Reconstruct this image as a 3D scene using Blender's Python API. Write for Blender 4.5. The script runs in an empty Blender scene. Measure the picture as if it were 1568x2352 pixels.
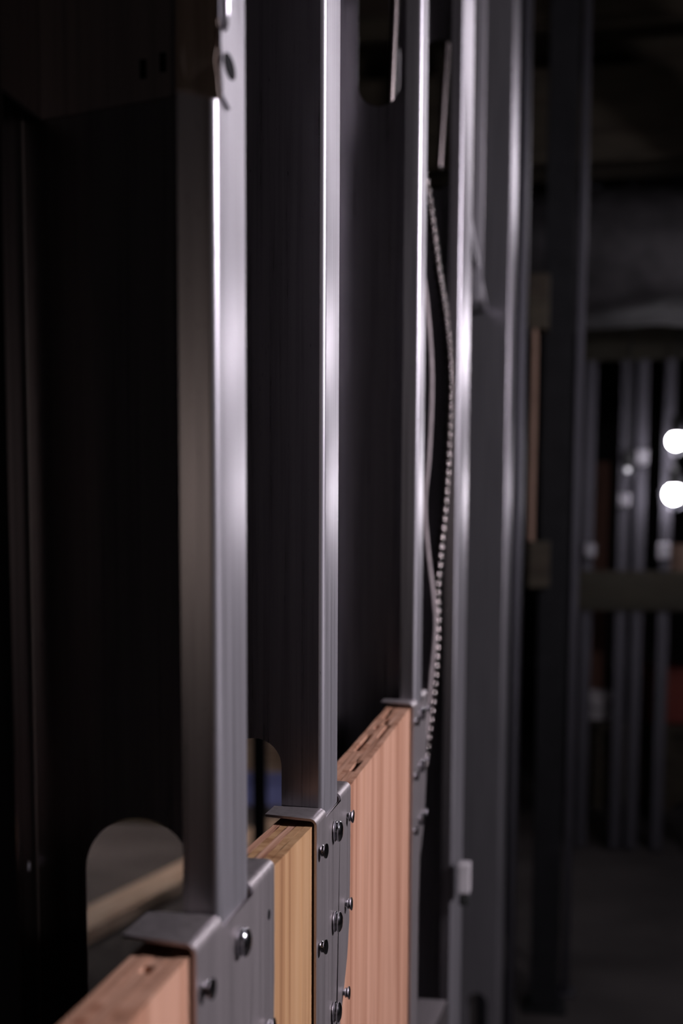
import bpy, bmesh, math, random
from mathutils import Vector, Matrix
random.seed(7)
scene = bpy.context.scene
COL = scene.collection
PI = math.pi

# ------------------------------------------------------------------ camera
F_PX = 3267.0                 # 50 mm on a 24x36 frame held upright
PX, PY = 650.0, 1621.1        # principal point (shift lens)
PITCH, YAW = math.radians(6.567), math.radians(11.1806)
CAM = Vector((0.105, 0.0, 1.2))
fh = Vector((-math.sin(YAW), math.cos(YAW), 0))
RT = Vector((math.cos(YAW), math.sin(YAW), 0))
FW = fh * math.cos(PITCH) + Vector((0, 0, -math.sin(PITCH)))
UP = RT.cross(FW)
cd = bpy.data.cameras.new('camera')
cam = bpy.data.objects.new('camera', cd)
COL.objects.link(cam)
m = Matrix((RT, UP, -FW)).transposed().to_4x4()
m.translation = CAM
cam.matrix_world = m
cd.sensor_fit = 'AUTO'
cd.sensor_width = 36.0
cd.sensor_height = 24.0
cd.lens = F_PX / 2352 * 36.0
cd.shift_x = (784 - PX) / 2352
cd.shift_y = (PY - 1176) / 2352
cd.clip_start = 0.02
cd.clip_end = 100
cd.dof.use_dof = True
cd.dof.focus_distance = 0.655
cd.dof.aperture_fstop = 8.9
scene.camera = cam

def ray(px, py):
    return FW + RT * ((px - PX) / F_PX) - UP * ((py - PY) / F_PX)
def at(px, py, Y):
    r = ray(px, py)
    return CAM + r * (Y / r.y)

# ------------------------------------------------------------------ world, exposure
w = bpy.data.worlds.new('world')
scene.world = w
w.use_nodes = True
w.node_tree.nodes['Background'].inputs[0].default_value = (0.75, 0.7, 1.0, 1)
w.node_tree.nodes['Background'].inputs[1].default_value = 0.002
scene.view_settings.view_transform = 'Standard'
scene.view_settings.look = 'None'
scene.view_settings.gamma = 1.0
scene.view_settings.use_curve_mapping = False
scene.view_settings.exposure = 0.0

LAMP = (0.985, 0.92, 1.0)
# ------------------------------------------------------------------ materials
def mat(name):
    mt = bpy.data.materials.new(name)
    mt.use_nodes = True
    nt = mt.node_tree
    return mt, nt, nt.nodes['Principled BSDF']
def N(nt, typ, **kw):
    n = nt.nodes.new(typ)
    for k, v in kw.items():
        if k in n.inputs: n.inputs[k].default_value = v
        else: setattr(n, k, v)
    return n
def coords(nt, scale, rot=(0, 0, 0)):
    tc = nt.nodes.new('ShaderNodeTexCoord')
    mp = nt.nodes.new('ShaderNodeMapping')
    mp.inputs['Scale'].default_value = scale
    mp.inputs['Rotation'].default_value = rot
    nt.links.new(tc.outputs['Object'], mp.inputs['Vector'])
    return mp.outputs['Vector']
def ramp(nt, src, stops):
    r = nt.nodes.new('ShaderNodeValToRGB')
    el = r.color_ramp.elements
    while len(el) < len(stops): el.new(0.5)
    for e, (p, c) in zip(el, stops):
        e.position = p
        e.color = (*c, 1) if len(c) == 3 else c
    nt.links.new(src, r.inputs[0])
    return r.outputs['Color']

def steel(name, col=(0.60, 0.57, 0.63), rough=0.34, var=0.12, bump=0.05, metal=1.0):
    mt, nt, b = mat(name)
    b.inputs['Metallic'].default_value = metal
    v1 = coords(nt, (260, 260, 5))
    n1 = N(nt, 'ShaderNodeTexNoise', Scale=1.0, Detail=4.0, Roughness=0.6)
    nt.links.new(v1, n1.inputs['Vector'])
    v2 = coords(nt, (700, 700, 160))
    n2 = N(nt, 'ShaderNodeTexNoise', Scale=1.0, Detail=3.0, Roughness=0.7)
    nt.links.new(v2, n2.inputs['Vector'])
    d = tuple(c * 0.72 for c in col)
    c1 = ramp(nt, n1.outputs['Fac'], [(0.3, d), (0.5, col), (0.75, tuple(min(1, c * 1.12) for c in col))])
    c2 = ramp(nt, n2.outputs['Fac'], [(0.24, (0.45, 0.43, 0.45)), (0.36, (1, 1, 1))])
    mx = nt.nodes.new('ShaderNodeMix'); mx.data_type = 'RGBA'; mx.blend_type = 'MULTIPLY'
    mx.inputs['Factor'].default_value = 0.8
    nt.links.new(c1, mx.inputs['A']); nt.links.new(c2, mx.inputs['B'])
    nt.links.new(mx.outputs['Result'], b.inputs['Base Color'])
    mr = N(nt, 'ShaderNodeMapRange')
    mr.inputs['To Min'].default_value = rough - var
    mr.inputs['To Max'].default_value = rough + var
    nt.links.new(n1.outputs['Fac'], mr.inputs['Value'])
    nt.links.new(mr.outputs['Result'], b.inputs['Roughness'])
    bp = N(nt, 'ShaderNodeBump', Strength=bump, Distance=0.0005)
    nt.links.new(n1.outputs['Fac'], bp.inputs['Height'])
    nt.links.new(bp.outputs['Normal'], b.inputs['Normal'])
    return mt

def wood(name, dark, mid, light, scale, rough=0.7, bump=0.25, knots=False):
    mt, nt, b = mat(name)
    v = coords(nt, scale)
    n1 = N(nt, 'ShaderNodeTexNoise', Scale=1.0, Detail=5.0, Roughness=0.6, Distortion=0.3)
    nt.links.new(v, n1.inputs['Vector'])
    c1 = ramp(nt, n1.outputs['Fac'], [(0.28, dark), (0.45, mid), (0.7, light)])
    vb = coords(nt, tuple(s * 0.35 for s in scale))
    nb = N(nt, 'ShaderNodeTexNoise', Scale=1.0, Detail=4.0, Roughness=0.65, Distortion=0.6)
    nt.links.new(vb, nb.inputs['Vector'])
    cb = ramp(nt, nb.outputs['Fac'], [(0.34, (0.58, 0.46, 0.40)), (0.47, (0.88, 0.82, 0.77)), (0.56, (1, 1, 1)), (0.75, (1.0, 0.94, 0.86))])
    mx = nt.nodes.new('ShaderNodeMix'); mx.data_type = 'RGBA'; mx.blend_type = 'MULTIPLY'
    mx.inputs['Factor'].default_value = 1.0
    nt.links.new(c1, mx.inputs['A']); nt.links.new(cb, mx.inputs['B'])
    nt.links.new(mx.outputs['Result'], b.inputs['Base Color'])
    b.inputs['Roughness'].default_value = rough
    b.inputs['Specular IOR Level'].default_value = 0.25
    bp = N(nt, 'ShaderNodeBump', Strength=bump, Distance=0.0006)
    nt.links.new(n1.outputs['Fac'], bp.inputs['Height'])
    nt.links.new(bp.outputs['Normal'], b.inputs['Normal'])
    return mt

def plain(name, col, rough=0.7, metal=0.0, var=0.25, scale=20.0, bump=0.1, spec=0.12):
    mt, nt, b = mat(name)
    v = coords(nt, (scale, scale, scale))
    n1 = N(nt, 'ShaderNodeTexNoise', Scale=1.0, Detail=5.0)
    nt.links.new(v, n1.inputs['Vector'])
    c = ramp(nt, n1.outputs['Fac'], [(0.3, tuple(x * (1 - var) for x in col)), (0.7, tuple(min(1, x * (1 + var)) for x in col))])
    nt.links.new(c, b.inputs['Base Color'])
    b.inputs['Roughness'].default_value = rough
    b.inputs['Metallic'].default_value = metal
    b.inputs['Specular IOR Level'].default_value = spec
    bp = N(nt, 'ShaderNodeBump', Strength=bump, Distance=0.004)
    nt.links.new(n1.outputs['Fac'], bp.inputs['Height'])
    nt.links.new(bp.outputs['Normal'], b.inputs['Normal'])
    return mt

def glow(name, col, strength):
    mt, nt, b = mat(name)
    b.inputs['Base Color'].default_value = (0.8, 0.8, 0.8, 1)
    b.inputs['Emission Color'].default_value = (*col, 1)
    b.inputs['Emission Strength'].default_value = strength
    return mt

M = {}
M['stud'] = steel('galvanized_stud_steel', (0.45, 0.43, 0.47), 0.37, 0.08, 0.04, metal=0.78)
M['stud_lit'] = steel('lit_web_stud_steel', (0.42, 0.405, 0.44), 0.36, 0.06, 0.03, metal=0.86)  # less metallic copy, so the farther stud's web looks lit
M['stud_web'] = steel('shaded_stud_steel', (0.37, 0.35, 0.375), 0.29, 0.06, 0.02)  # same stud steel, darkened to deepen the shadow on webs and lips
M['far_stud'] = steel('shaded_far_stud_steel', (0.05, 0.048, 0.056), 0.5, 0.05, 0.02)  # stud steel with the dim light of the background put into its colour
M['box_steel'] = steel('glint_box_steel', (0.17, 0.165, 0.18), 0.45, 0.05, 0.02)  # paler than the far studs, so the added boxes read as glints
M['plate'] = steel('galvanized_plate_steel', (0.45, 0.405, 0.42), 0.42, 0.08, 0.06, metal=0.85)
M['strap'] = steel('brownish_strap_steel', (0.40, 0.32, 0.28), 0.5, 0.08, 0.1, metal=0.6)  # browner, less metallic steel for the strap's front wrap
M['screw'] = steel('zinc_screw_steel', (0.50, 0.50, 0.53), 0.14, 0.05, 0.02)
M['duct'] = steel('conduit_steel', (0.20, 0.17, 0.168), 0.25, 0.08, 0.03)
M['ply_v'] = wood('plywood_face_veneer', (0.34, 0.175, 0.115), (0.47, 0.255, 0.175), (0.52, 0.295, 0.21), (150, 150, 5))
M['ply_h'] = wood('plywood_cross_veneer', (0.20, 0.10, 0.065), (0.44, 0.24, 0.165), (0.56, 0.34, 0.25), (600, 10, 400), bump=0.5)
M['ply_y'] = wood('plywood_pale_veneer', (0.32, 0.18, 0.09), (0.42, 0.245, 0.125), (0.47, 0.285, 0.155), (150, 150, 5))
M['lumber'] = wood('dull_lumber', (0.20, 0.15, 0.115), (0.28, 0.215, 0.165), (0.34, 0.265, 0.21), (8, 120, 120), bump=0.1)
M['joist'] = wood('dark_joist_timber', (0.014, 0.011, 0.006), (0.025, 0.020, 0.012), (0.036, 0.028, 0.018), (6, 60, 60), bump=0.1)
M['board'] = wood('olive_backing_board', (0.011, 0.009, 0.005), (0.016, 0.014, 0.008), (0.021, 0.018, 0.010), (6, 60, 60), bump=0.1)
M['redwood'] = wood('reddish_board', (0.06, 0.026, 0.018), (0.095, 0.042, 0.028), (0.12, 0.055, 0.038), (60, 60, 5), bump=0.1)
M['carton'] = plain('carton_card', (0.20, 0.13, 0.10), 0.8, scale=8)
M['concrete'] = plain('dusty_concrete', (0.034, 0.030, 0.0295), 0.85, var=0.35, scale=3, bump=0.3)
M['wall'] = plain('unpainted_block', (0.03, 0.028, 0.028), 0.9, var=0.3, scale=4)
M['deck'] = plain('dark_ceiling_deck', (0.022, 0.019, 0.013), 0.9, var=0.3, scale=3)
M['black'] = plain('black_paint', (0.008, 0.008, 0.009), 0.9, var=0.2)
M['darksteel'] = plain('dull_dark_steel', (0.16, 0.16, 0.18), 0.45, metal=1.0, var=0.25, scale=12)
M['foil'] = plain('foil_wrap', (0.03, 0.028, 0.03), 0.65, metal=0.2, var=0.45, scale=9, bump=0.9)
M['blue'] = plain('blue_plastic', (0.11, 0.125, 0.27), 0.5, scale=6)
M['white'] = plain('white_plastic', (0.42, 0.39, 0.41), 0.5, var=0.1)
M['red'] = plain('red_paint', (0.13, 0.024, 0.017), 0.5, scale=6)
M['rubber'] = plain('black_rubber', (0.02, 0.02, 0.02), 0.7)
M['grey_cable'] = plain('grey_cable_jacket', (0.34, 0.29, 0.30), 0.5, var=0.15, scale=60)
M['enamel'] = plain('white_enamel', (0.7, 0.7, 0.7), 0.4, var=0.05)
M['tube'] = glow('lit_tube', LAMP, 11.0)
M['bulb'] = glow('lit_bulb', (0.97, 0.92, 1.0), 60.0)

# ------------------------------------------------------------------ mesh helpers
def link(name, bm, material, parent=None, smooth=False, angle=None):
    me = bpy.data.meshes.new(name)
    bmesh.ops.recalc_face_normals(bm, faces=bm.faces)
    bm.to_mesh(me); bm.free()
    me.materials.append(material)
    if smooth:
        for p in me.polygons: p.use_smooth = True
        if angle:
            try: me.set_sharp_from_angle(angle=angle)
            except Exception: pass
    o = bpy.data.objects.new(name, me)
    COL.objects.link(o)
    if parent: o.parent = parent
    return o
def thing(name, label, cat, loc=(0, 0, 0), rz=0.0, group=None):
    o = bpy.data.objects.new(name, None)
    COL.objects.link(o)
    o.empty_display_size = 0.05
    o.location = loc
    o.rotation_euler = (0, 0, rz)
    tag(o, label, cat, group)
    return o
def tag(o, label, cat, group=None):
    o['label'] = label; o['category'] = cat
    if group: o['group'] = group
    return o
def structure(o):
    o['kind'] = 'structure'
    return o
def dup(root, loc, rz=None, label=None):
    r = root.copy(); COL.objects.link(r); r.location = loc
    if rz is not None: r.rotation_euler = (0, 0, rz)
    if label: r['label'] = label
    for ch in list(root.children):
        c = ch.copy(); COL.objects.link(c); c.parent = r
        for g in list(ch.children):
            d = g.copy(); COL.objects.link(d); d.parent = c
    return r
def box(bm, a, b, bev=0.0):
    lo = [min(a[i], b[i]) for i in range(3)]; hi = [max(a[i], b[i]) for i in range(3)]
    vs = [bm.verts.new((x, y, z)) for x in (lo[0], hi[0]) for y in (lo[1], hi[1]) for z in (lo[2], hi[2])]
    fs = []
    for q in ((0, 1, 3, 2), (4, 6, 7, 5), (0, 4, 5, 1), (2, 3, 7, 6), (0, 2, 6, 4), (1, 5, 7, 3)):
        fs.append(bm.faces.new([vs[i] for i in q]))
    if bev > 0:
        es = list({e for f in fs for e in f.edges})
        bmesh.ops.bevel(bm, geom=es, offset=bev, segments=2, affect='EDGES', profile=0.5)
def boxbm(a, b, bev=0.0):
    bm = bmesh.new(); box(bm, a, b, bev); return bm
def prism(bm, pts, h):
    """closed polygon of 3D pts extruded by vector h"""
    h = Vector(h)
    a = [bm.verts.new(p) for p in pts]
    b = [bm.verts.new(Vector(p) + h) for p in pts]
    n = len(pts)
    bm.faces.new(a); bm.faces.new(b[::-1])
    for i in range(n):
        bm.faces.new((a[i], b[i], b[(i + 1) % n], a[(i + 1) % n]))
def tube(bm, pts, r, seg=10, cap=True):
    """tube through pts; r number or list"""
    pts = [Vector(p) for p in pts]
    n = len(pts)
    rings = []
    prev = None
    for i, p in enumerate(pts):
        t = (pts[min(i + 1, n - 1)] - pts[max(i - 1, 0)]).normalized()
        if prev is None:
            ref = Vector((0, 0, 1)) if abs(t.z) < 0.9 else Vector((1, 0, 0))
            u = t.cross(ref).normalized()
        else:
            u = (prev - t * prev.dot(t)).normalized()
        prev = u
        v = t.cross(u)
        rr = r[i] if isinstance(r, (list, tuple)) else r
        rings.append([bm.verts.new(p + (u * math.cos(2 * PI * k / seg) + v * math.sin(2 * PI * k / seg)) * rr) for k in range(seg)])
    for i in range(n - 1):
        for k in range(seg):
            bm.faces.new((rings[i][k], rings[i][(k + 1) % seg], rings[i + 1][(k + 1) % seg], rings[i + 1][k]))
    if cap:
        bm.faces.new(rings[0][::-1]); bm.faces.new(rings[-1])
def lathe(bm, prof, seg=20, axis='x'):
    """prof: list of (radius, along)"""
    rings = []
    for r, a in prof:
        ring = []
        for k in range(seg):
            c, s = math.cos(2 * PI * k / seg) * r, math.sin(2 * PI * k / seg) * r
            ring.append(bm.verts.new((a, c, s) if axis == 'x' else (c, s, a)))
        rings.append(ring)
    for i in range(len(rings) - 1):
        for k in range(seg):
            bm.faces.new((rings[i][k], rings[i][(k + 1) % seg], rings[i + 1][(k + 1) % seg], rings[i + 1][k]))
    bm.faces.new(rings[0][::-1]); bm.faces.new(rings[-1])
def smooth_path(pts, n=12):
    pts = [Vector(p) for p in pts]
    out = []
    for i in range(len(pts) - 1):
        p0 = pts[max(i - 1, 0)]; p1 = pts[i]; p2 = pts[i + 1]; p3 = pts[min(i + 2, len(pts) - 1)]
        for k in range(n):
            t = k / n
            out.append(0.5 * ((2 * p1) + (p2 - p0) * t + (2 * p0 - 5 * p1 + 4 * p2 - p3) * t * t + (3 * p1 - p0 - 3 * p2 + p3) * t ** 3))
    out.append(pts[-1])
    return out

# ------------------------------------------------------------------ room shell
def slab(name, a, b, material):
    return structure(link(name, boxbm(a, b), material))
CEIL = 2.95
slab('floor', (-6, -3, -0.1), (5, 14, 0), M['concrete'])
slab('ceiling', (-6, -3, CEIL), (5, 14, CEIL + 0.1), M['deck'])
slab('wall_left', (-6.1, -3, 0), (-6, 14, CEIL), M['wall'])
slab('wall_right', (5, -3, 0), (5.1, 14, CEIL), M['wall'])
slab('wall_back', (-6, 14, 0), (5, 14.1, CEIL), M['wall'])
slab('wall_front', (-6, -3.1, 0), (5, -3, CEIL), M['wall'])

# ------------------------------------------------------------------ C-shaped steel studs
TH, RB, FL, WD = 0.0010, 0.0026, 0.041, 0.0786
def strip(poly, z0, z1, closed_t=TH):
    """sheet of thickness TH: poly = [(x,y,nx,ny)] outer surface with inward normal"""
    bm = bmesh.new()
    o = [(x, y) for x, y, a, b in poly]
    i = [(x + a * closed_t, y + b * closed_t) for x, y, a, b in poly]
    pts = [(x, y, z0) for x, y in o] + [(x, y, z0) for x, y in reversed(i)]
    prism_quads(bm, o, i, z0, z1)
    return bm
def prism_quads(bm, o, i, z0, z1):
    n = len(o)
    A = [[bm.verts.new((p[0], p[1], z)) for p in o] for z in (z0, z1)]
    B = [[bm.verts.new((p[0], p[1], z)) for p in i] for z in (z0, z1)]
    for k in range(n - 1):
        bm.faces.new((A[0][k], A[0][k + 1], A[1][k + 1], A[1][k]))
        bm.faces.new((B[0][k], B[1][k], B[1][k + 1], B[0][k + 1]))
        bm.faces.new((A[0][k], B[0][k], B[0][k + 1], A[0][k + 1]))
        bm.faces.new((A[1][k], A[1][k + 1], B[1][k + 1], B[1][k]))
    bm.faces.new((A[0][0], A[1][0], B[1][0], B[0][0]))
    bm.faces.new((A[0][-1], B[0][-1], B[1][-1], A[1][-1]))
def arc(cx, cy, r, a0, a1, n=5):
    return [(cx + r * math.cos(a0 + (a1 - a0) * k / n), cy + r * math.sin(a0 + (a1 - a0) * k / n),
             -math.cos(a0 + (a1 - a0) * k / n), -math.sin(a0 + (a1 - a0) * k / n)) for k in range(n + 1)]
def web_mesh(slots, y, z0, z1, thick, WD):
    """flat web in the x-z plane at y with vertical slots (centre z, half length, radius)"""
    bm = bmesh.new()
    xa, xb, xc = -WD + RB, -RB, -WD / 2
    def face(pts): bm.faces.new([bm.verts.new((x, y, z)) for x, z in pts])
    z = z0
    for zc, hl, r in sorted(slots):
        lo, hi = zc - hl - 0.01, zc + hl + 0.01
        face([(xa, z), (xc, z), (xb, z), (xb, lo), (xc, lo), (xa, lo)])
        right = [(xc + r * math.sin(a), zc - hl + r - r * math.cos(a)) for a in [PI / 2 * k / 8 for k in range(9)]]
        right += [(xc + r * math.cos(a), zc + hl - r + r * math.sin(a)) for a in [PI / 2 * k / 8 for k in range(9)]]
        face([(xc, lo), (xb, lo), (xb, hi), (xc, hi)] + right[::-1])
        left = [(2 * xc - x, zz) for x, zz in right]
        face([(xc, lo), (xa, lo), (xa, hi), (xc, hi)] + left[::-1])
        z = hi
    face([(xa, z), (xc, z), (xb, z), (xb, z1), (xc, z1), (xa, z1)])
    bmesh.ops.remove_doubles(bm, verts=bm.verts, dist=1e-6)
    bmesh.ops.triangulate(bm, faces=bm.faces)
    bmesh.ops.recalc_face_normals(bm, faces=bm.faces)
    r = bmesh.ops.extrude_face_region(bm, geom=list(bm.faces))
    for e in r['geom']:
        if isinstance(e, bmesh.types.BMVert): e.co.y += thick
    return bm
LIPTILT = math.radians(-16)
def stud(label, y0, web_near, slots, z0=0.012, z1=CEIL - 0.012, x0=0.0, rz=0.0, lip=0.0115, group=None, material=None, WD=WD, rim=False):
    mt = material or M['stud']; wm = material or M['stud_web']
    t = thing('steel_stud', label, 'stud', (x0, y0, 0), rz, group)
    f = (lambda y: FL - y) if web_near else (lambda y: y)        # open side towards the camera unless flipped
    s = -1 if web_near else 1
    def fix(poly): return [(x, f(y), a, s * b) for x, y, a, b in poly]
    out = arc(-RB, RB, RB, -PI / 2, 0) + arc(-RB, FL - RB, RB, 0, PI / 2)
    link('flange', strip(fix(out), z0, z1), mt, t, True, 0.7)
    inn = [(-WD - x, y, -a, b) for x, y, a, b in out]
    link('flange', strip(fix(inn), z0, z1), mt, t, True, 0.7)
    lp = [(-RB, 0, 0, 1), (-lip, (lip - RB) * math.tan(LIPTILT), 0, 1)]
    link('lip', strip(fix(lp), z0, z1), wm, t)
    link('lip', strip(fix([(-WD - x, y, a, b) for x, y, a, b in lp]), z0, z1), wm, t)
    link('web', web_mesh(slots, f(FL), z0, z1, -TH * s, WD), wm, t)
    if rim:                                    # unseen edge added behind each slot to block lamp light
        for zc, hl, r in slots:
            bm = bmesh.new()
            xc = -WD / 2
            pr = [(xc + r * math.sin(a), zc - hl + r - r * math.cos(a)) for a in [PI / 2 * k / 8 for k in range(9)]]
            pr += [(xc + r * math.cos(a), zc + hl - r + r * math.sin(a)) for a in [PI / 2 * k / 8 for k in range(9)]]
            A = [[bm.verts.new((x + dx, y, z)) for x, z in pr] for dx, y in ((0, FL), (0, FL + 0.009), (0.0008, FL + 0.009), (0.0008, FL))]
            for q in range(4):
                for k in range(len(pr) - 1):
                    bm.faces.new((A[q][k], A[q][k + 1], A[(q + 1) % 4][k + 1], A[(q + 1) % 4][k]))
            link('slot_light_block', bm, wm, t)
    return t
S = lambda *zs: [(z, 0.051, 0.0195) for z in zs]
stud('nearest blurred steel stud at left, its open lipped side toward the camera', 0.4290, False, S(0.45, 1.0535, 1.66, 2.27), rim=True)
stud('sharply focused steel stud with smooth web toward the camera, second from left', 0.6260, True, [(z, 0.051, 0.0128) for z in (0.455, 1.0605, 1.67, 2.28)], WD=0.0645)
stud('third steel stud, bright thin edge beside the hanging armoured cable', 1.0300, False, [(z, 0.051, 0.0158) for z in (0.35, 0.955, 1.5655, 2.17)], WD=0.0706)
stud('twisted pale steel stud just behind the hanging armoured cable', 1.490, False, [(0.35, 0.05, 0.0195), (1.64, 0.075, 0.0195), (2.4, 0.05, 0.0195)], x0=-0.006, rz=-0.20)
stud('farther steel stud with wide dark web, narrow bright edge, near black post', 2.63, True, S(0.3, 2.4), x0=-0.003, rz=-0.20, material=M['stud_lit'])
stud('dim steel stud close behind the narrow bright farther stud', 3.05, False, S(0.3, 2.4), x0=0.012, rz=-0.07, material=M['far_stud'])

# floor and ceiling tracks that hold the studs
def track(name, z, up, label):
    bm = bmesh.new()
    s = 1 if up else -1
    box(bm, (-WD - 0.0015, 0.15, z), (0.0015, 3.3, z + s * 0.0012))
    box(bm, (0.0005, 0.15, z), (0.0017, 3.3, z + s * 0.032))
    box(bm, (-WD - 0.0017, 0.15, z), (-WD - 0.0005, 3.3, z + s * 0.032))
    o = link(name, bm, M['stud'])
    return tag(o, label, 'track')
track('floor_track', 0.0, True, 'long steel channel on the floor holding the studs')
track('ceiling_track', CEIL, False, 'long steel channel on the ceiling holding the studs')

# ------------------------------------------------------------------ backing plates
def lathe_mesh(name, prof, seg):
    bm = bmesh.new(); lathe(bm, prof, seg)
    me = bpy.data.meshes.new(name)
    bmesh.ops.recalc_face_normals(bm, faces=bm.faces)
    bm.to_mesh(me); bm.free()
    for p in me.polygons: p.use_smooth = True
    try: me.set_sharp_from_angle(angle=0.6)
    except Exception: pass
    me.materials.append(M['screw'])
    return me
big_screw = lathe_mesh('washer_head_screw', [(0.0021, -0.004), (0.0021, 0.0001), (0.0046, 0.0002), (0.0050, 0.0007), (0.0050, 0.0012), (0.0043, 0.0016),
                                    (0.0042, 0.0018), (0.0049, 0.0023), (0.0049, 0.0030), (0.0042, 0.0037), (0.0028, 0.0042), (0.0012, 0.0043)], 28)
small_screw = lathe_mesh('wafer_head_screw', [(0.0018, -0.006), (0.0018, 0.0009), (0.0024, 0.0010), (0.0026, 0.0014), (0.0022, 0.0018), (0.0031, 0.0025),
                                     (0.0034, 0.0029), (0.0033, 0.0033), (0.0022, 0.0036), (0.0010, 0.0034)], 24)
def add_screw(me, parent, x, y, z, rz=0.0, tilt=0.0):
    o = bpy.data.objects.new('screw', me)
    COL.objects.link(o)
    o.parent = parent
    o.location = (x, y, z)
    o.rotation_euler = (random.uniform(0, 6), tilt, rz)
    return o
PT = 0.0011
def backing_plate(label, y0, y1, n0, n1, top, rows, skip=(), tab=0.0225):
    """vertical plate outside the stud flange; n0..n1 = notch at the stud, tabs bent inwards on both sides"""
    t = thing('backing_plate', label, 'bracket', (0, y0, top))
    L = y1 - y0; a, b = n0 - y0, n1 - y0
    r = 0.0032
    # face: outline in the y-z plane, far lower side cut away in a sweep
    pts = [(0, -r), (a, -r), (a, -0.0042), (b, -0.0042), (b, -r), (L, -r), (L, -0.045), (L - 0.002, -0.072), (L - 0.0088, -0.088),
           (L - 0.0183, -0.1007), (L - 0.031, -0.115), (L - 0.046, -0.128), (L - 0.052, -0.16), (L - 0.052, -0.27), (0, -0.27)]
    bm = bmesh.new()
    prism(bm, [(0.0002, y, z) for y, z in pts], (PT, 0, 0))
    bmesh.ops.triangulate(bm, faces=[f for f in bm.faces if len(f.verts) > 4])
    link('plate_face', bm, M['plate'], t)
    for ya, yb in ((0.0, a), (b, L)):
        outer = [(0.0002 + PT, -r)]
        inner = [(0.0002, -r)]
        for k in range(1, 8):
            an = PI / 2 * k / 7
            outer.append((0.0002 + PT - r + r * math.cos(an), -r + r * math.sin(an)))
            inner.append((0.0002 + PT - r + (r - PT) * math.cos(an), -r + (r - PT) * math.sin(an)))
        bm = bmesh.new()
        tl = tab
        outer.append((-tl, 0.0006)); inner.append((-tl, 0.0006 - PT))
        n = len(outer)
        V = {}
        for j, yy in enumerate((ya, yb)):
            for k in range(n):
                sh = 0.0
                if k == n - 1: sh = 0.004 if j == 0 else -0.001
                V['o', j, k] = bm.verts.new((outer[k][0], yy + sh, outer[k][1]))
                V['i', j, k] = bm.verts.new((inner[k][0], yy + sh, inner[k][1]))
        for k in range(n - 1):
            bm.faces.new((V['o', 0, k], V['o', 1, k], V['o', 1, k + 1], V['o', 0, k + 1]))
            bm.faces.new((V['i', 0, k], V['i', 0, k + 1], V['i', 1, k + 1], V['i', 1, k]))
            for j in (0, 1):
                bm.faces.new((V['o', j, k], V['o', j, k + 1], V['i', j, k + 1], V['i', j, k]))
        bm.faces.new((V['o', 0, n - 1], V['o', 1, n - 1], V['i', 1, n - 1], V['i', 0, n - 1]))
        bm.faces.new((V['o', 0, 0], V['i', 0, 0], V['i', 1, 0], V['o', 1, 0]))
        link('tab', bm, M['plate'], t, True, 0.9)
    X = 0.0002 + PT
    c = (n0 + n1) / 2 - y0 - 0.0005
    for k, dz in enumerate(rows):
        add_screw(big_screw, t, X, c + random.uniform(-.001, .001), -dz, 0, 0.02)
        add_screw(small_screw, t, X, 0.0075, -dz - 0.001, -0.1, random.uniform(-0.06, 0.06))
        if k not in skip:
            yr = (L - 0.0115) if dz < 0.05 else (L - 0.0155 if dz < 0.09 else L - 0.022)
            if dz < 0.11: add_screw(small_screw, t, X, yr, -dz - 0.001, 0.1, random.uniform(-0.06, 0.06))
    return t
p1 = backing_plate('blurred steel backing plate screwed across the nearest stud', 0.393, 0.508, 0.4260, 0.4705, 1.0830, (0.0145, 0.058, 0.101), skip=(0,))
p2 = backing_plate('sharp steel backing plate with three columns of screws across the focused stud', 0.600, 0.7000, 0.6255, 0.6675, 1.0803, (0.0145, 0.0580, 0.1015))
p3 = backing_plate('blurred steel backing plate on the third stud at the panel end', 1.0005, 1.1040, 1.0270, 1.0715, 1.0860, (0.0125, 0.052, 0.092))
bm = bmesh.new()
lathe(bm, [(0.0019, 0.0), (0.0019, 0.0003)], 16)
h1 = link('screw_hole', bm, M['black'], p1)
h1.location = (0.0002 + PT, 0.1045, -0.0184)

# ------------------------------------------------------------------ plywood backing panels between the studs
def panel(label, ya, yb, za, zb, zlow, mats, voids=(), thick=0.0175):
    t = thing('plywood_board', label, 'panel', (0, ya, zlow))
    n = 5
    for k in range(n):
        x1 = -0.0008 - thick * k / n
        x0 = -0.0008 - thick * (k + 1) / n
        bm = bmesh.new()
        gaps = [v for v in voids if v[0] == k]
        cuts = [0.0]
        for _, c0, c1, dp in gaps: cuts += [c0, c0 + 0.002, c1 - 0.002, c1]
        ys = sorted(set([(yb - ya) * i / 14 for i in range(15)] + cuts))
        prof = []
        for y in ys:
            z = za + (zb - za) * y / (yb - ya) - zlow
            j = random.uniform(-0.00035, 0.00015) if k not in (0,) else random.uniform(-0.0001, 0.0001)
            d = 0
            for _, c0, c1, dp in gaps:
                if c0 + 0.001 < y < c1 - 0.001: d = dp
            prof.append((y, z + j - d))
        pts = [(x0 + 0.00005, y, z) for y, z in prof] + [(x0 + 0.00005, yb - ya, 0), (x0 + 0.00005, 0, 0)]
        prism(bm, pts, (x1 - x0 - 0.0001, 0, 0))
        bmesh.ops.triangulate(bm, faces=[f for f in bm.faces if len(f.verts) > 4])
        link('ply', bm, M[mats[k]], t)
    return t
panel('pale plywood panel in the lower left corner before the nearest stud', 0.17, 0.4255, 1.0790, 1.0790, 0.78, ['ply_v', 'ply_v', 'ply_h', 'ply_v', 'ply_h'],
      [(2, 0.205, 0.213, 0.004), (1, 0.222, 0.228, 0.003)])
panel('short yellowish plywood panel between the nearest and the focused stud', 0.4805, 0.6250, 1.0785, 1.0766, 0.78, ['ply_y', 'ply_y', 'ply_h', 'ply_y', 'ply_h'])
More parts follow.
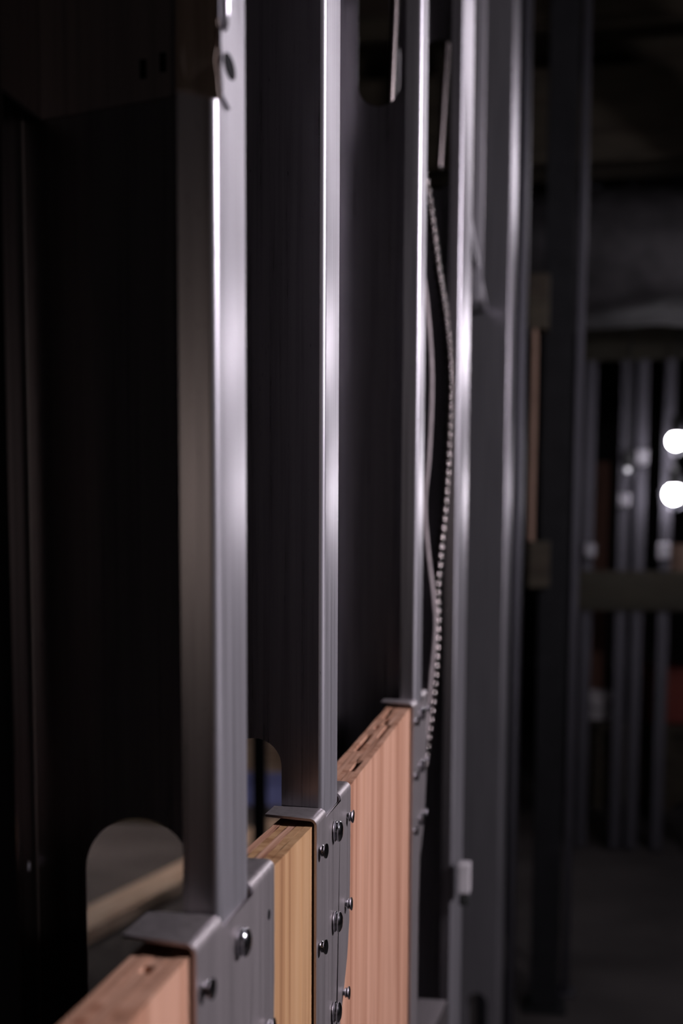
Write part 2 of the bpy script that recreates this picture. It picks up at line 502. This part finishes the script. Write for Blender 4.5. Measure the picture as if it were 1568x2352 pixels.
panel('long pinkish plywood panel between the focused and the third stud', 0.6675, 1.0262, 1.0748, 1.0834, 0.78, ['ply_v', 'ply_h', 'ply_v', 'ply_h', 'ply_v'],
      [(1, 0.085, 0.120, 0.003), (3, 0.15, 0.215, 0.006), (3, 0.235, 0.25, 0.007), (3, 0.28, 0.33, 0.005), (1, 0.20, 0.26, 0.002), (2, 0.255, 0.275, 0.004)])

# ------------------------------------------------------------------ torn strap and clip plate on the nearest stud
t = thing('torn_steel_strap', 'torn ragged steel strap wrapped round the top of the nearest stud', 'strap', (0, 0.429, 1.33))
bm = bmesh.new()
left = [(-0.0116, 0.0030), (-0.0085, 0.0045), (-0.0092, 0.0085), (-0.0100, 0.0125), (-0.0094, 0.0160), (-0.0072, 0.0195), (-0.0085, 0.0225), (-0.0100, 0.027), (-0.0092, 0.034), (-0.0105, 0.05), (-0.0112, 0.075)]
right = [(0.0006, 0.075), (0.0004, 0.030), (0.0008, 0.022), (-0.0004, 0.0185), (0.0004, 0.0150), (-0.0002, 0.0115), (0.0006, 0.0060), (0.0010, 0.0005)]
fy = lambda x: -0.0012 + min(0.0, x + 0.002) * math.tan(math.radians(16))
prism(bm, [(x, fy(x), z) for x, z in left[::-1]] + [(x, fy(x), z) for x, z in right[::-1]], (0, 0.0009, 0))
bmesh.ops.triangulate(bm, faces=[f for f in bm.faces if len(f.verts) > 4])
link('front_wrap', bm, M['strap'], t)
bm = bmesh.new()
side = [(-0.0012, 0.075), (-0.0012, 0.024), (0.0008, 0.0215), (0.0005, 0.0170), (0.0022, 0.0135), (0.0010, 0.0105), (0.0022, 0.0065), (0.0030, 0.0030), (0.0130, 0.0015), (0.0230, 0.0050),
        (0.0215, 0.0120), (0.0240, 0.0200), (0.0225, 0.0400), (0.0235, 0.075)]
prism(bm, [(0.0004, y, z) for y, z in side], (0.0009, 0, 0))
bmesh.ops.triangulate(bm, faces=[f for f in bm.faces if len(f.verts) > 4])
link('side_wrap', bm, M['stud'], t)
bm = bmesh.new()
prism(bm, [(0.0013, 0.0110 + 0.0075 * math.cos(2 * PI * k / 24), 0.0136 + 0.0034 * math.sin(2 * PI * k / 24)) for k in range(24)], (0.0003, 0, 0))
link('bolt_hole', bm, M['black'], t)
bm = bmesh.new()
tube(bm, [(0.0016, 0.0028, 0.0215), (0.0018, 0.0030, 0.026), (0.0015, 0.0028, 0.04), (0.0018, 0.0030, 0.075)], [0.0012, 0.0019, 0.0021, 0.0020], 10)
link('rolled_edge', bm, M['stud'], t, True)
t = thing('clip_plate', 'dim steel clip plate inside the nearest stud under the torn strap', 'bracket', (-0.04, 0.4675, 1.344))
bm = bmesh.new()
prism(bm, [(-0.0305, 0, -0.0045), (0.0355, 0, 0.003), (0.0355, 0, 0.09), (-0.0305, 0, 0.09)], (0, 0.0016, 0))
link('plate_face', bm, M['plate'], t)
for xx, zz in ((0.006, 0.0095), (0.0127, 0.0112)):
    bm = bmesh.new(); prism(bm, [(xx - 0.0011, -0.0004, zz - 0.003), (xx + 0.0011, -0.0004, zz - 0.003), (xx + 0.0011, -0.0004, zz + 0.003), (xx - 0.0011, -0.0004, zz + 0.003)], (0, 0.0005, 0))
    link('slot', bm, M['black'], t)
bm = bmesh.new(); box(bm, (-0.0305, -0.038, -0.0045), (-0.029, 0, 0.09)); link('clip_leg', bm, M['plate'], t)

# ------------------------------------------------------------------ cables and conduits in the wall
def cable(name, label, cat, pts, r, material, ribs=0.0, seg=10, group=None, n=14):
    P = smooth_path(pts, n)
    bm = bmesh.new()
    if ribs:
        # resample by arc length, ribbed radius
        L = [0.0]
        for i in range(1, len(P)): L.append(L[-1] + (P[i] - P[i - 1]).length)
        step = ribs / 6
        Q, R = [], []
        s, i = 0.0, 0
        while s < L[-1]:
            while L[i + 1] < s: i += 1
            u = (s - L[i]) / max(1e-9, L[i + 1] - L[i])
            Q.append(P[i].lerp(P[i + 1], u))
            R.append(r * (1 + 0.22 * math.sin(2 * PI * s / ribs)))
            s += step
        tube(bm, Q, R, seg)
    else:
        tube(bm, P, r, seg)
    return tag(link(name, bm, material, None, True), label, cat, group)
YC = 1.33
cable('armoured_cable', 'ribbed armoured cable bowing out beside the third stud', 'cable',
      [Vector((at(946, 90, YC).x, YC, CEIL)), at(946, 90, YC), at(958, 300, YC), at(983, 450, YC), at(1003, 600, YC), at(1022, 730, YC), at(1033, 850, YC), at(1031, 980, YC), at(1022, 1150, YC), at(1010, 1270, YC),
       at(1003, 1360, YC), at(1004, 1450, YC), at(1000, 1540, YC), at(990, 1640, YC), at(975, 1760, YC), at(962, 1850, YC), at(948, 1950, YC), at(930, 2060, YC), at(905, 2250, YC), Vector((at(905, 2250, YC).x, YC, 0.006))],
      0.0030, M['duct'], ribs=0.0085, seg=12)
YD = 1.27
cable('grey_cable', 'thin smooth grey cable hanging between the third stud and the armoured cable', 'cable',
      [Vector((at(940, 150, YD).x, YD, CEIL)), at(940, 150, YD), at(955, 500, YD), at(978, 690, YD), at(990, 860, YD), at(984, 1040, YD), at(974, 1160, YD), at(982, 1270, YD), at(994, 1370, YD), at(998, 1450, YD),
       at(988, 1560, YD), at(978, 1680, YD), at(962, 1800, YD), at(940, 1950, YD), at(915, 2200, YD), Vector((at(915, 2200, YD).x, YD, 0.004))],
      0.0021, M['grey_cable'])
cable('steel_conduit', 'slanted steel conduit seen through the slot high in the third stud', 'conduit',
      [at(912, -150, 1.20), at(906, 20, 1.20), at(897, 235, 1.20), at(889, 480, 1.20)], 0.0030, M['duct'])
cable('steel_conduit', 'slim slanted steel conduit between third stud and pale twisted stud, high up', 'conduit',
      [at(1034, -100, 1.72), at(1028, 80, 1.72), at(1021, 200, 1.72), at(1009, 388, 1.72)], 0.0034, M['duct'])
cable('brace_rod', 'bright diagonal brace rod right of the pale twisted stud', 'rod',
      [at(1060, 420, 1.535), at(1114, 712, 2.635)], 0.0042, M['stud'])
bm = bmesh.new()
a = at(1093, 0, 2.1); b = at(1112, 690, 2.1)
box(bm, (a.x + 0.002, 2.1, b.z), (a.x + 0.013, 2.125, CEIL))
tag(link('hanger_strap', bm, M['stud']), 'dim vertical hanger strap dropping from the ceiling behind the pale twisted stud', 'strap')
# small switch box clipped on the twisted stud
c = at(1064, 2022, 1.475)
t = thing('cable_clip', 'small pale plastic cable clip low on the pale twisted stud', 'clip', c)
link('body', boxbm((-0.006, -0.006, -0.014), (0.007, 0.016, 0.018), 0.002), M['white'], t)
link('jaw', boxbm((-0.004, -0.007, -0.026), (0.006, 0.003, -0.0145), 0.002), M['rubber'], t)
# steel angle low between third stud and twisted stud
bm = bmesh.new()
a = at(958, 2292, 1.40); b = at(1026, 2292, 1.40)
prism(bm, [(a.x - 0.02, 1.40, a.z), (b.x, 1.40, a.z), (b.x - 0.006, 1.30, a.z), (a.x - 0.02, 1.30, a.z)], (0, 0, -0.002))
box(bm, (a.x - 0.02, 1.398, a.z - 0.05), (b.x, 1.40, a.z))
tag(link('steel_angle', bm, M['plate']), 'grey steel angle low between third stud and pale twisted stud', 'bracket')

# ------------------------------------------------------------------ black post and plywood strip behind the stud row
a = at(1238, 1245, 3.6); b = at(1306, 1245, 3.6)
t = thing('black_post', 'black square post behind the stud row', 'post', ((a.x + b.x) / 2, 3.6, 0))
hw = (b.x - a.x) / 2
link('shaft', boxbm((-hw, 0, 0.012), (hw, 0.09, CEIL), 0.003), M['black'], t)
link('base_plate', boxbm((-hw - 0.02, -0.02, 0), (hw + 0.02, 0.11, 0.012), 0.002), M['black'], t)
a = at(1311, 1245, 3.75); b = at(1331, 1245, 3.75)
t = thing('door_frame_post', 'dim grey steel post just right of the black post', 'post', ((a.x + b.x) / 2, 3.75, 0))
hw = (b.x - a.x) / 2
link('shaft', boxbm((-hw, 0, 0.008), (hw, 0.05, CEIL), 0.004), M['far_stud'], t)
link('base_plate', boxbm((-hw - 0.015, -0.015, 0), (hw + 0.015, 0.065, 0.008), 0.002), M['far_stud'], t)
a = at(1214, 1243, 3.49); b = at(1234, 755, 3.49)
bm = boxbm((a.x, 3.49, a.z), (b.x, 3.6, b.z), 0.001)
tag(link('plywood_strip', bm, M['carton']), 'narrow brown plywood strip beside the black post', 'panel')
for py0, py1, lab in ((628, 755, 'dark timber block above the narrow plywood strip'), (1243, 1350, 'dark timber block below the narrow plywood strip')):
    a = at(1212, py1, 3.5); b = at(1262, py0, 3.5)
    tag(link('timber_block', boxbm((a.x, 3.499, a.z), (b.x, 3.599, b.z), 0.002), M['joist']), lab, 'block')

# ------------------------------------------------------------------ partition frame across the background
YP = 5.6
def far_stud(px, label, Y=YP):
    p = at(px, 1245, Y)
    t = thing('partition_stud', label, 'stud', (p.x, Y, 0), 0, 'partition studs')
    bm = bmesh.new()
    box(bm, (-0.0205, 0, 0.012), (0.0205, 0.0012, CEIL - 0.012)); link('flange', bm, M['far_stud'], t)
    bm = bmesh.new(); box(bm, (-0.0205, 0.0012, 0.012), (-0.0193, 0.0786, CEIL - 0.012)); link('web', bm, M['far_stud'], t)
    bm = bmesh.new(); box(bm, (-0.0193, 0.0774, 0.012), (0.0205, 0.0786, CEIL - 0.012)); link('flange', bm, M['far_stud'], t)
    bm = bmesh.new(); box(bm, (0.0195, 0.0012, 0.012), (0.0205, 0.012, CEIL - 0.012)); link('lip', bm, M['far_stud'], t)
    return t
far_stud(1350, 'leftmost far partition stud, crossing the two olive boards')
far_stud(1430, 'second far partition stud from the left, under the small round glint')
far_stud(1468, 'third far partition stud from the left, crossing the olive boards')
far_stud(1528, 'far partition stud directly under the lower bright bulb')
far_stud(1610, 'far partition stud at the right edge beyond the bulbs')
def board(py0, py1, px0, px1, label, Y=YP - 0.0385):
    a = at(px0, py1, Y); b = at(px1, py0, Y)
    return tag(link('backing_board', boxbm((a.x, Y, a.z), (b.x, Y + 0.038, b.z), 0.003), M['board']), label, 'board')
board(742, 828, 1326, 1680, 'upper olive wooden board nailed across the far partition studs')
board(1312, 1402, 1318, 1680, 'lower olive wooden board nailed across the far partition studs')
# small boxes added to stand in for reflections on the far studs
def glint_box(px, py, s, label, Y=YP - 0.06):
    c = at(px, py, Y)
    t = thing('stud_glint_box', label, 'glint box', (c.x, Y, c.z))
    link('case', boxbm((-s, 0, -s * 1.2), (s, 0.059, s * 1.2), 0.004), M['box_steel'], t)
    bm = bmesh.new(); box(bm, (-s * 0.9, -0.004, -s * 1.1), (s * 0.9, 0, s * 1.1), 0.0015); link('cover', bm, M['box_steel'], t)
    for dz in (-0.8, 0.8):
        bm = bmesh.new(); bmesh.ops.create_uvsphere(bm, u_segments=10, v_segments=6, radius=0.004); o = link('screw', bm, M['box_steel'], t, True); o.location = (0, -0.004, s * dz)
    return t
glint_box(1432, 1148, 0.022, 'small added glint box on the far stud under the round glint')
glint_box(1355, 1264, 0.022, 'small added glint box low on the leftmost far stud')
glint_box(1474, 1050, 0.024, 'small added glint box high on the third far stud')
glint_box(1524, 1266, 0.026, 'small added glint box below the lower bright bulb')
# panels and boxes behind the partition
a = at(1336, 1236, 7.4); b = at(1402, 1060, 7.4)
t = thing('leaning_board', 'reddish brown board standing behind the leftmost far stud', 'board', ((a.x + b.x) / 2, 7.4, 0))
link('sheet', boxbm((-(b.x - a.x) / 2, 0, 0), ((b.x - a.x) / 2, 0.02, b.z), 0.002), M['redwood'], t)
link('edge_batten', boxbm((-(b.x - a.x) / 2, -0.02, 0), (-(b.x - a.x) / 2 + 0.04, 0, b.z), 0.002), M['redwood'], t)

def stack_box(name, px0, px1, py0, py1, Y, depth, material, label, cat, lid=True, tape=None):
    a = at(px0, py1, Y); b = at(px1, py0, Y)
    t = thing(name, label, cat, ((a.x + b.x) / 2, Y, a.z))
    hx, h = (b.x - a.x) / 2, b.z - a.z
    link('body', boxbm((-hx, 0, 0), (hx, depth, h * (0.86 if lid else 1)), 0.006), material, t)
    if lid: link('lid', boxbm((-hx - 0.004, -0.004, h * 0.86), (hx + 0.004, depth + 0.004, h), 0.005), material, t)
    if tape: link('tape', boxbm((-0.02, -0.005, 0.002), (0.02, -0.0005, h), 0.0), tape, t)
    return t
# low dark workbench the boxes stand on
a = at(1330, 1836, 6.5); b = at(1700, 1672, 6.5)
z1 = b.z
t = thing('low_bench', 'low dark timber bench under the red box and the white bucket', 'bench', (a.x, 6.5, 0))
L = b.x - a.x
for k in range(4):
    link('top_plank', boxbm((0, 0.155 * k, z1 - 0.035), (L, 0.155 * k + 0.15, z1), 0.003), M['joist'], t)
for xx in (0.03, L / 2, L - 0.09):
    for yy in (0.02, 0.52):
        link('leg', boxbm((xx, yy, 0), (xx + 0.07, yy + 0.07, z1 - 0.035), 0.003), M['joist'], t)
link('front_panel', boxbm((0.0, 0.092, 0.02), (L, 0.108, z1 - 0.036), 0.001), M['joist'], t)
stack_box('red_box', 1482, 1640, 1552, 1672, 6.62, 0.3, M['red'], 'dull red box standing on the low dark bench', 'box').location.z = z1
# white bucket
a = at(1341, 1672, 6.68); b = at(1408, 1590, 6.68)
t = thing('white_bucket', 'pale bucket standing on the left end of the low dark bench', 'bucket', ((a.x + b.x) / 2, 6.72, z1))
R = (b.x - a.x) / 2; h = b.z - z1
bm = bmesh.new(); lathe(bm, [(R * 0.82, 0), (R * 0.85, 0.004), (R, h * 0.96), (R * 1.04, h * 0.965), (R * 1.04, h), (R * 0.95, h), (R * 0.8, 0.02)], 28, 'z'); link('pail', bm, M['white'], t, True, 0.6)
bm = bmesh.new(); tube(bm, [(R * math.cos(q) * 1.03, -R * 0.25 * math.sin(q) - 0.02 - R * 0.9 * math.sin(q), h * 0.9 - 0.06 * math.sin(q)) for q in [PI * k / 16 for k in range(17)]], 0.003, 8); link('handle', bm, M['screw'], t, True)
stack_box('shelf_carton', 1536, 1640, 1250, 1312, 6.1, 0.25, M['carton'], 'brown cardboard carton at the right edge under the lower bulb', 'carton', lid=False, tape=M['lumber'])
a = at(1500, 1315, 6.05); b = at(1690, 1315, 6.05)
t = thing('wall_shelf', 'dark shelf carrying the brown carton at the right edge', 'shelf', (a.x, 6.05, a.z))
link('board', boxbm((0, 0, -0.025), (b.x - a.x, 0.32, -0.001), 0.002), M['joist'], t)
for xx in (0.03, b.x - a.x - 0.06):
    link('upright', boxbm((xx, 0.25, -a.z), (xx + 0.04, 0.30, -0.026), 0.002), M['joist'], t)
    link('upright', boxbm((xx, 0.02, -a.z), (xx + 0.04, 0.07, -0.026), 0.002), M['joist'], t)

# foil wrapped duct under the ceiling
bm = bmesh.new()
YQ = 4.95
a = at(1310, 600, YQ)
r0 = 0.215
NS, NR = 90, 40
rings = []
for i in range(NS + 1):
    x = -2.5 + 6.5 * i / NS
    ring = []
    for k in range(NR):
        an = 2 * PI * k / NR
        rr = r0 * (1 + 0.05 * math.sin(x * 9 + 1.3 * math.sin(an * 3)) + 0.04 * math.sin(an * 5 + x * 4.2) + random.uniform(-0.03, 0.03))
        ring.append(bm.verts.new((x, rr * math.cos(an), rr * math.sin(an))))
    rings.append(ring)
for i in range(NS):
    for k in range(NR):
        bm.faces.new((rings[i][k], rings[i][(k + 1) % NR], rings[i + 1][(k + 1) % NR], rings[i + 1][k]))
bm.faces.new(rings[0][::-1]); bm.faces.new(rings[-1])
t = thing('foil_duct', 'crumpled grey foil wrapped duct crossing under the ceiling in the distance', 'duct', (0, YQ, a.z))
link('wrap', bm, M['foil'], t, True)
for xx in (-1.6, -0.2, 0.62, 1.9):
    bm = bmesh.new()
    tube(bm, [(xx, 0.235 * math.cos(2 * PI * k / 32), 0.235 * math.sin(2 * PI * k / 32)) for k in range(33)], 0.008, 6, False); link('band', bm, M['darksteel'], t, True)
    bm = bmesh.new(); tube(bm, [(xx, 0, 0.235), (xx, 0, CEIL - a.z)], 0.004, 6); link('hanger_rod', bm, M['darksteel'], t)

# header beam
a = at(1400, 395, 5.15)
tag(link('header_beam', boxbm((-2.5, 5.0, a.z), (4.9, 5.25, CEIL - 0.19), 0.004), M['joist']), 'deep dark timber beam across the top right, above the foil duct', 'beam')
# ceiling joists
first = None
for k in range(14):
    y = 2.2 + 0.61 * k
    if first is None:
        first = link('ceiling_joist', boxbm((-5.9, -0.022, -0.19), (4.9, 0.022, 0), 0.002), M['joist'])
        tag(first, 'dark timber ceiling joist running across the room', 'joist', 'ceiling joists')
        first.location = (0, y, CEIL)
    else:
        o = first.copy(); COL.objects.link(o); o.location = (0, y, CEIL)

# ------------------------------------------------------------------ things seen through the stud slots, left of the wall
bm = boxbm((-1.4, -0.07, 0), (1.4, 0.07, 0.045), 0.004)
o = tag(link('floor_plank', bm, M['lumber']), 'pale plank lying on the floor, seen through the nearest slot', 'plank')
o.location = (-1.27, 4.40, 0); o.rotation_euler = (0, 0, math.radians(80))
a = at(596, 1800, 4.64)
t = thing('timber_prop', 'dark timber prop standing on the floor behind the stud wall', 'post', (a.x, 4.64, 0))
link('shaft', boxbm((-0.018, -0.04, 0.02), (0.018, 0.04, CEIL - 0.19), 0.003), M['black'], t)
link('foot', boxbm((-0.05, -0.05, 0), (0.05, 0.05, 0.02), 0.003), M['black'], t)
a = at(600, 1850, 6.3)
t = thing('blue_bin', 'blue plastic bin on the floor, seen through the slot of the focused stud', 'bin', (a.x, 6.4, 0))
for (x0, x1, y0, y1) in ((-.22, .22, -.12, -.11), (-.22, .22, .11, .12), (-.22, -.21, -.11, .11), (.21, .22, -.11, .11)):
    link('side', boxbm((x0, y0, 0.004), (x1, y1, 0.115), 0.001), M['blue'], t)
link('bottom', boxbm((-.22, -.12, 0), (.22, .12, 0.004)), M['blue'], t)
link('rim', boxbm((-.23, -.13, .115), (.23, -.105, .125), 0.002), M['blue'], t)

t = thing('shadow_crate', 'low crate added as shadow on the floor behind the wall, seen through the nearest slot', 'crate', (-2.2, 5.75, 0))  # dark slats added where the floor beyond the plank falls into shadow
for k in range(3):
    link('slat', boxbm((-0.72, 0, 0.01 + 0.13 * k), (0.72, 0.02, 0.13 + 0.13 * k), 0.002), M['joist'], t)
    link('slat', boxbm((-0.72, 0.4, 0.01 + 0.13 * k), (0.72, 0.42, 0.13 + 0.13 * k), 0.002), M['joist'], t)
for xx in (-0.72, 0.68):
    link('end_panel', boxbm((xx, 0.0205, 0.01), (xx + 0.04, 0.3995, 0.39), 0.002), M['joist'], t)
t = thing('floor_carton', 'tan carton behind the blue bin, seen through the slot of the focused stud', 'carton', (-1.36, 6.75, 0))
link('body', boxbm((-0.24, 0, 0), (0.24, 0.35, 0.36), 0.004), M['lumber'], t)
link('flap', boxbm((-0.24, 0, 0.36), (0.24, 0.17, 0.366), 0.001), M['lumber'], t)
link('flap', boxbm((-0.24, 0.18, 0.36), (0.24, 0.35, 0.366), 0.001), M['lumber'], t)

# ------------------------------------------------------------------ lamps
def bulb_lamp(loc, label, r=0.036, strength=None, top=CEIL):
    t = thing('work_lamp', label, 'lamp', loc)
    bm = bmesh.new(); bmesh.ops.create_uvsphere(bm, u_segments=20, v_segments=14, radius=r)
    link('bulb', bm, strength or M['bulb'], t, True)
    bm = bmesh.new(); lathe(bm, [(0.016, r * 0.85), (0.02, r * 0.9), (0.02, r + 0.05), (0.008, r + 0.065)], 16, 'z'); link('socket', bm, M['rubber'], t, True, 0.6)
    for k in range(4):
        an = PI / 2 * k + 0.4
        bm = bmesh.new()
        tube(bm, [(math.cos(an) * q * (r + 0.02), math.sin(an) * q * (r + 0.02), z) for q, z in ((0.5, r + 0.03), (1, r * 0.5), (1.05, 0), (0.9, -r * 0.8), (0.3, -r - 0.02))], 0.0012, 5)
        link('cage_wire', bm, M['darksteel'], t)
    bm = bmesh.new(); tube(bm, [(0, 0, r + 0.06), (0, 0, top - loc[2])], 0.004, 6); link('cord', bm, M['rubber'], t)
    return t
p = at(1552, 1013, 5.36); bulb_lamp((p.x, p.y, p.z), 'upper bright work lamp at the right edge in the background', 0.029)
p = at(1547, 1135, 5.42); bulb_lamp((p.x, p.y, p.z), 'lower bright work lamp at the right edge in the background', 0.034)
p = at(1440, 1079, 5.52)
M['glint_glow'] = glow('stud_glint_glow', (0.9, 0.9, 1.0), 0.35)  # faint glow added in place of a reflection on a far stud
bulb_lamp((p.x, p.y, p.z), 'small faint bulb in place of a stud glint, left of the bright work lamps', 0.010, M['glint_glow'])
def batten(loc, length, rz, label, top=CEIL, tubes=2):
    t = thing('tube_light', label, 'lamp', loc, rz)
    h = length / 2
    link('housing', boxbm((-0.06, -h, 0.03), (0.06, h, 0.075), 0.005), M['enamel'], t)
    for s in ((-1, 1) if tubes == 2 else (0,)):
        bm = bmesh.new(); tube(bm, [(s * 0.035, -h + 0.03, 0), (s * 0.035, h - 0.03, 0)], 0.014, 12); link('lamp_tube', bm, M['tube'], t, True)
    for s in (-1, 1):
        link('end_cap', boxbm((-0.06, s * h, -0.02), (0.06, s * (h - 0.028), 0.03), 0.002), M['enamel'], t)
        bm = bmesh.new(); tube(bm, [(0, s * (h - 0.15), 0.075), (0, s * (h - 0.15), top - loc[2])], 0.002, 5); link('chain', bm, M['darksteel'], t)
    return t
M['lamp_a'] = glow('lit_near_bulb', LAMP, 1300.0)
M['lamp_d'] = glow('warm_fill_bulb', (1.0, 0.8, 0.68), 17.0)
M['lamp_e'] = glow('lit_left_bulb', (1.0, 0.85, 0.8), 1500.0)
M['lamp_b'] = glow('lit_middle_bulb', LAMP, 62.0)
M['lamp_f'] = glow('lit_low_bulb', LAMP, 40.0)
M['lamp_c'] = glow('lit_aisle_bulb', LAMP, 20.0)
bulb_lamp((1.25, 0.72, 1.72), 'hanging work lamp right of the frame beside the third stud', 0.045, M['lamp_a'])
bulb_lamp((0.62, 2.70, 1.58), 'hanging work lamp in the aisle right of the frame', 0.045, M['lamp_b'])
bulb_lamp((0.50, 2.90, 1.30), 'low hanging work lamp right of the frame at eye level', 0.04, M['lamp_f'])
bulb_lamp((0.80, 4.66, 1.38), 'hanging work lamp far out in the aisle', 0.045, M['lamp_c'])
bulb_lamp((0.62, -1.6, 1.28), 'added warm fill lamp hanging behind the camera', 0.045, M['lamp_d'])  # unseen fill, added to brighten the lips that face the camera
t = bulb_lamp((-2.0, 5.25, 1.7), 'warm work lamp with an added spill guard in the room left of the stud wall', 0.045, M['lamp_e'])
bm = bmesh.new()
prof = [(0.03, 0.075), (0.10, -0.12), (0.108, -0.12), (0.04, 0.082)]
SG = 24
V = [[bm.verts.new((r * math.cos(2 * PI * k / SG), r * math.sin(2 * PI * k / SG), z)) for k in range(SG)] for r, z in prof]
for i in range(4):
    for k in range(SG):
        bm.faces.new((V[i][k], V[i][(k + 1) % SG], V[(i + 1) % 4][(k + 1) % SG], V[(i + 1) % 4][k]))
link('spill_guard', bm, M['enamel'], t, True, 0.6)  # unseen cone added to keep this lamp's spill off the right-hand floor
batten((0.74, 3.55, 2.20), 2.2, 0.0, 'long hanging twin tube light over the aisle, out of frame')
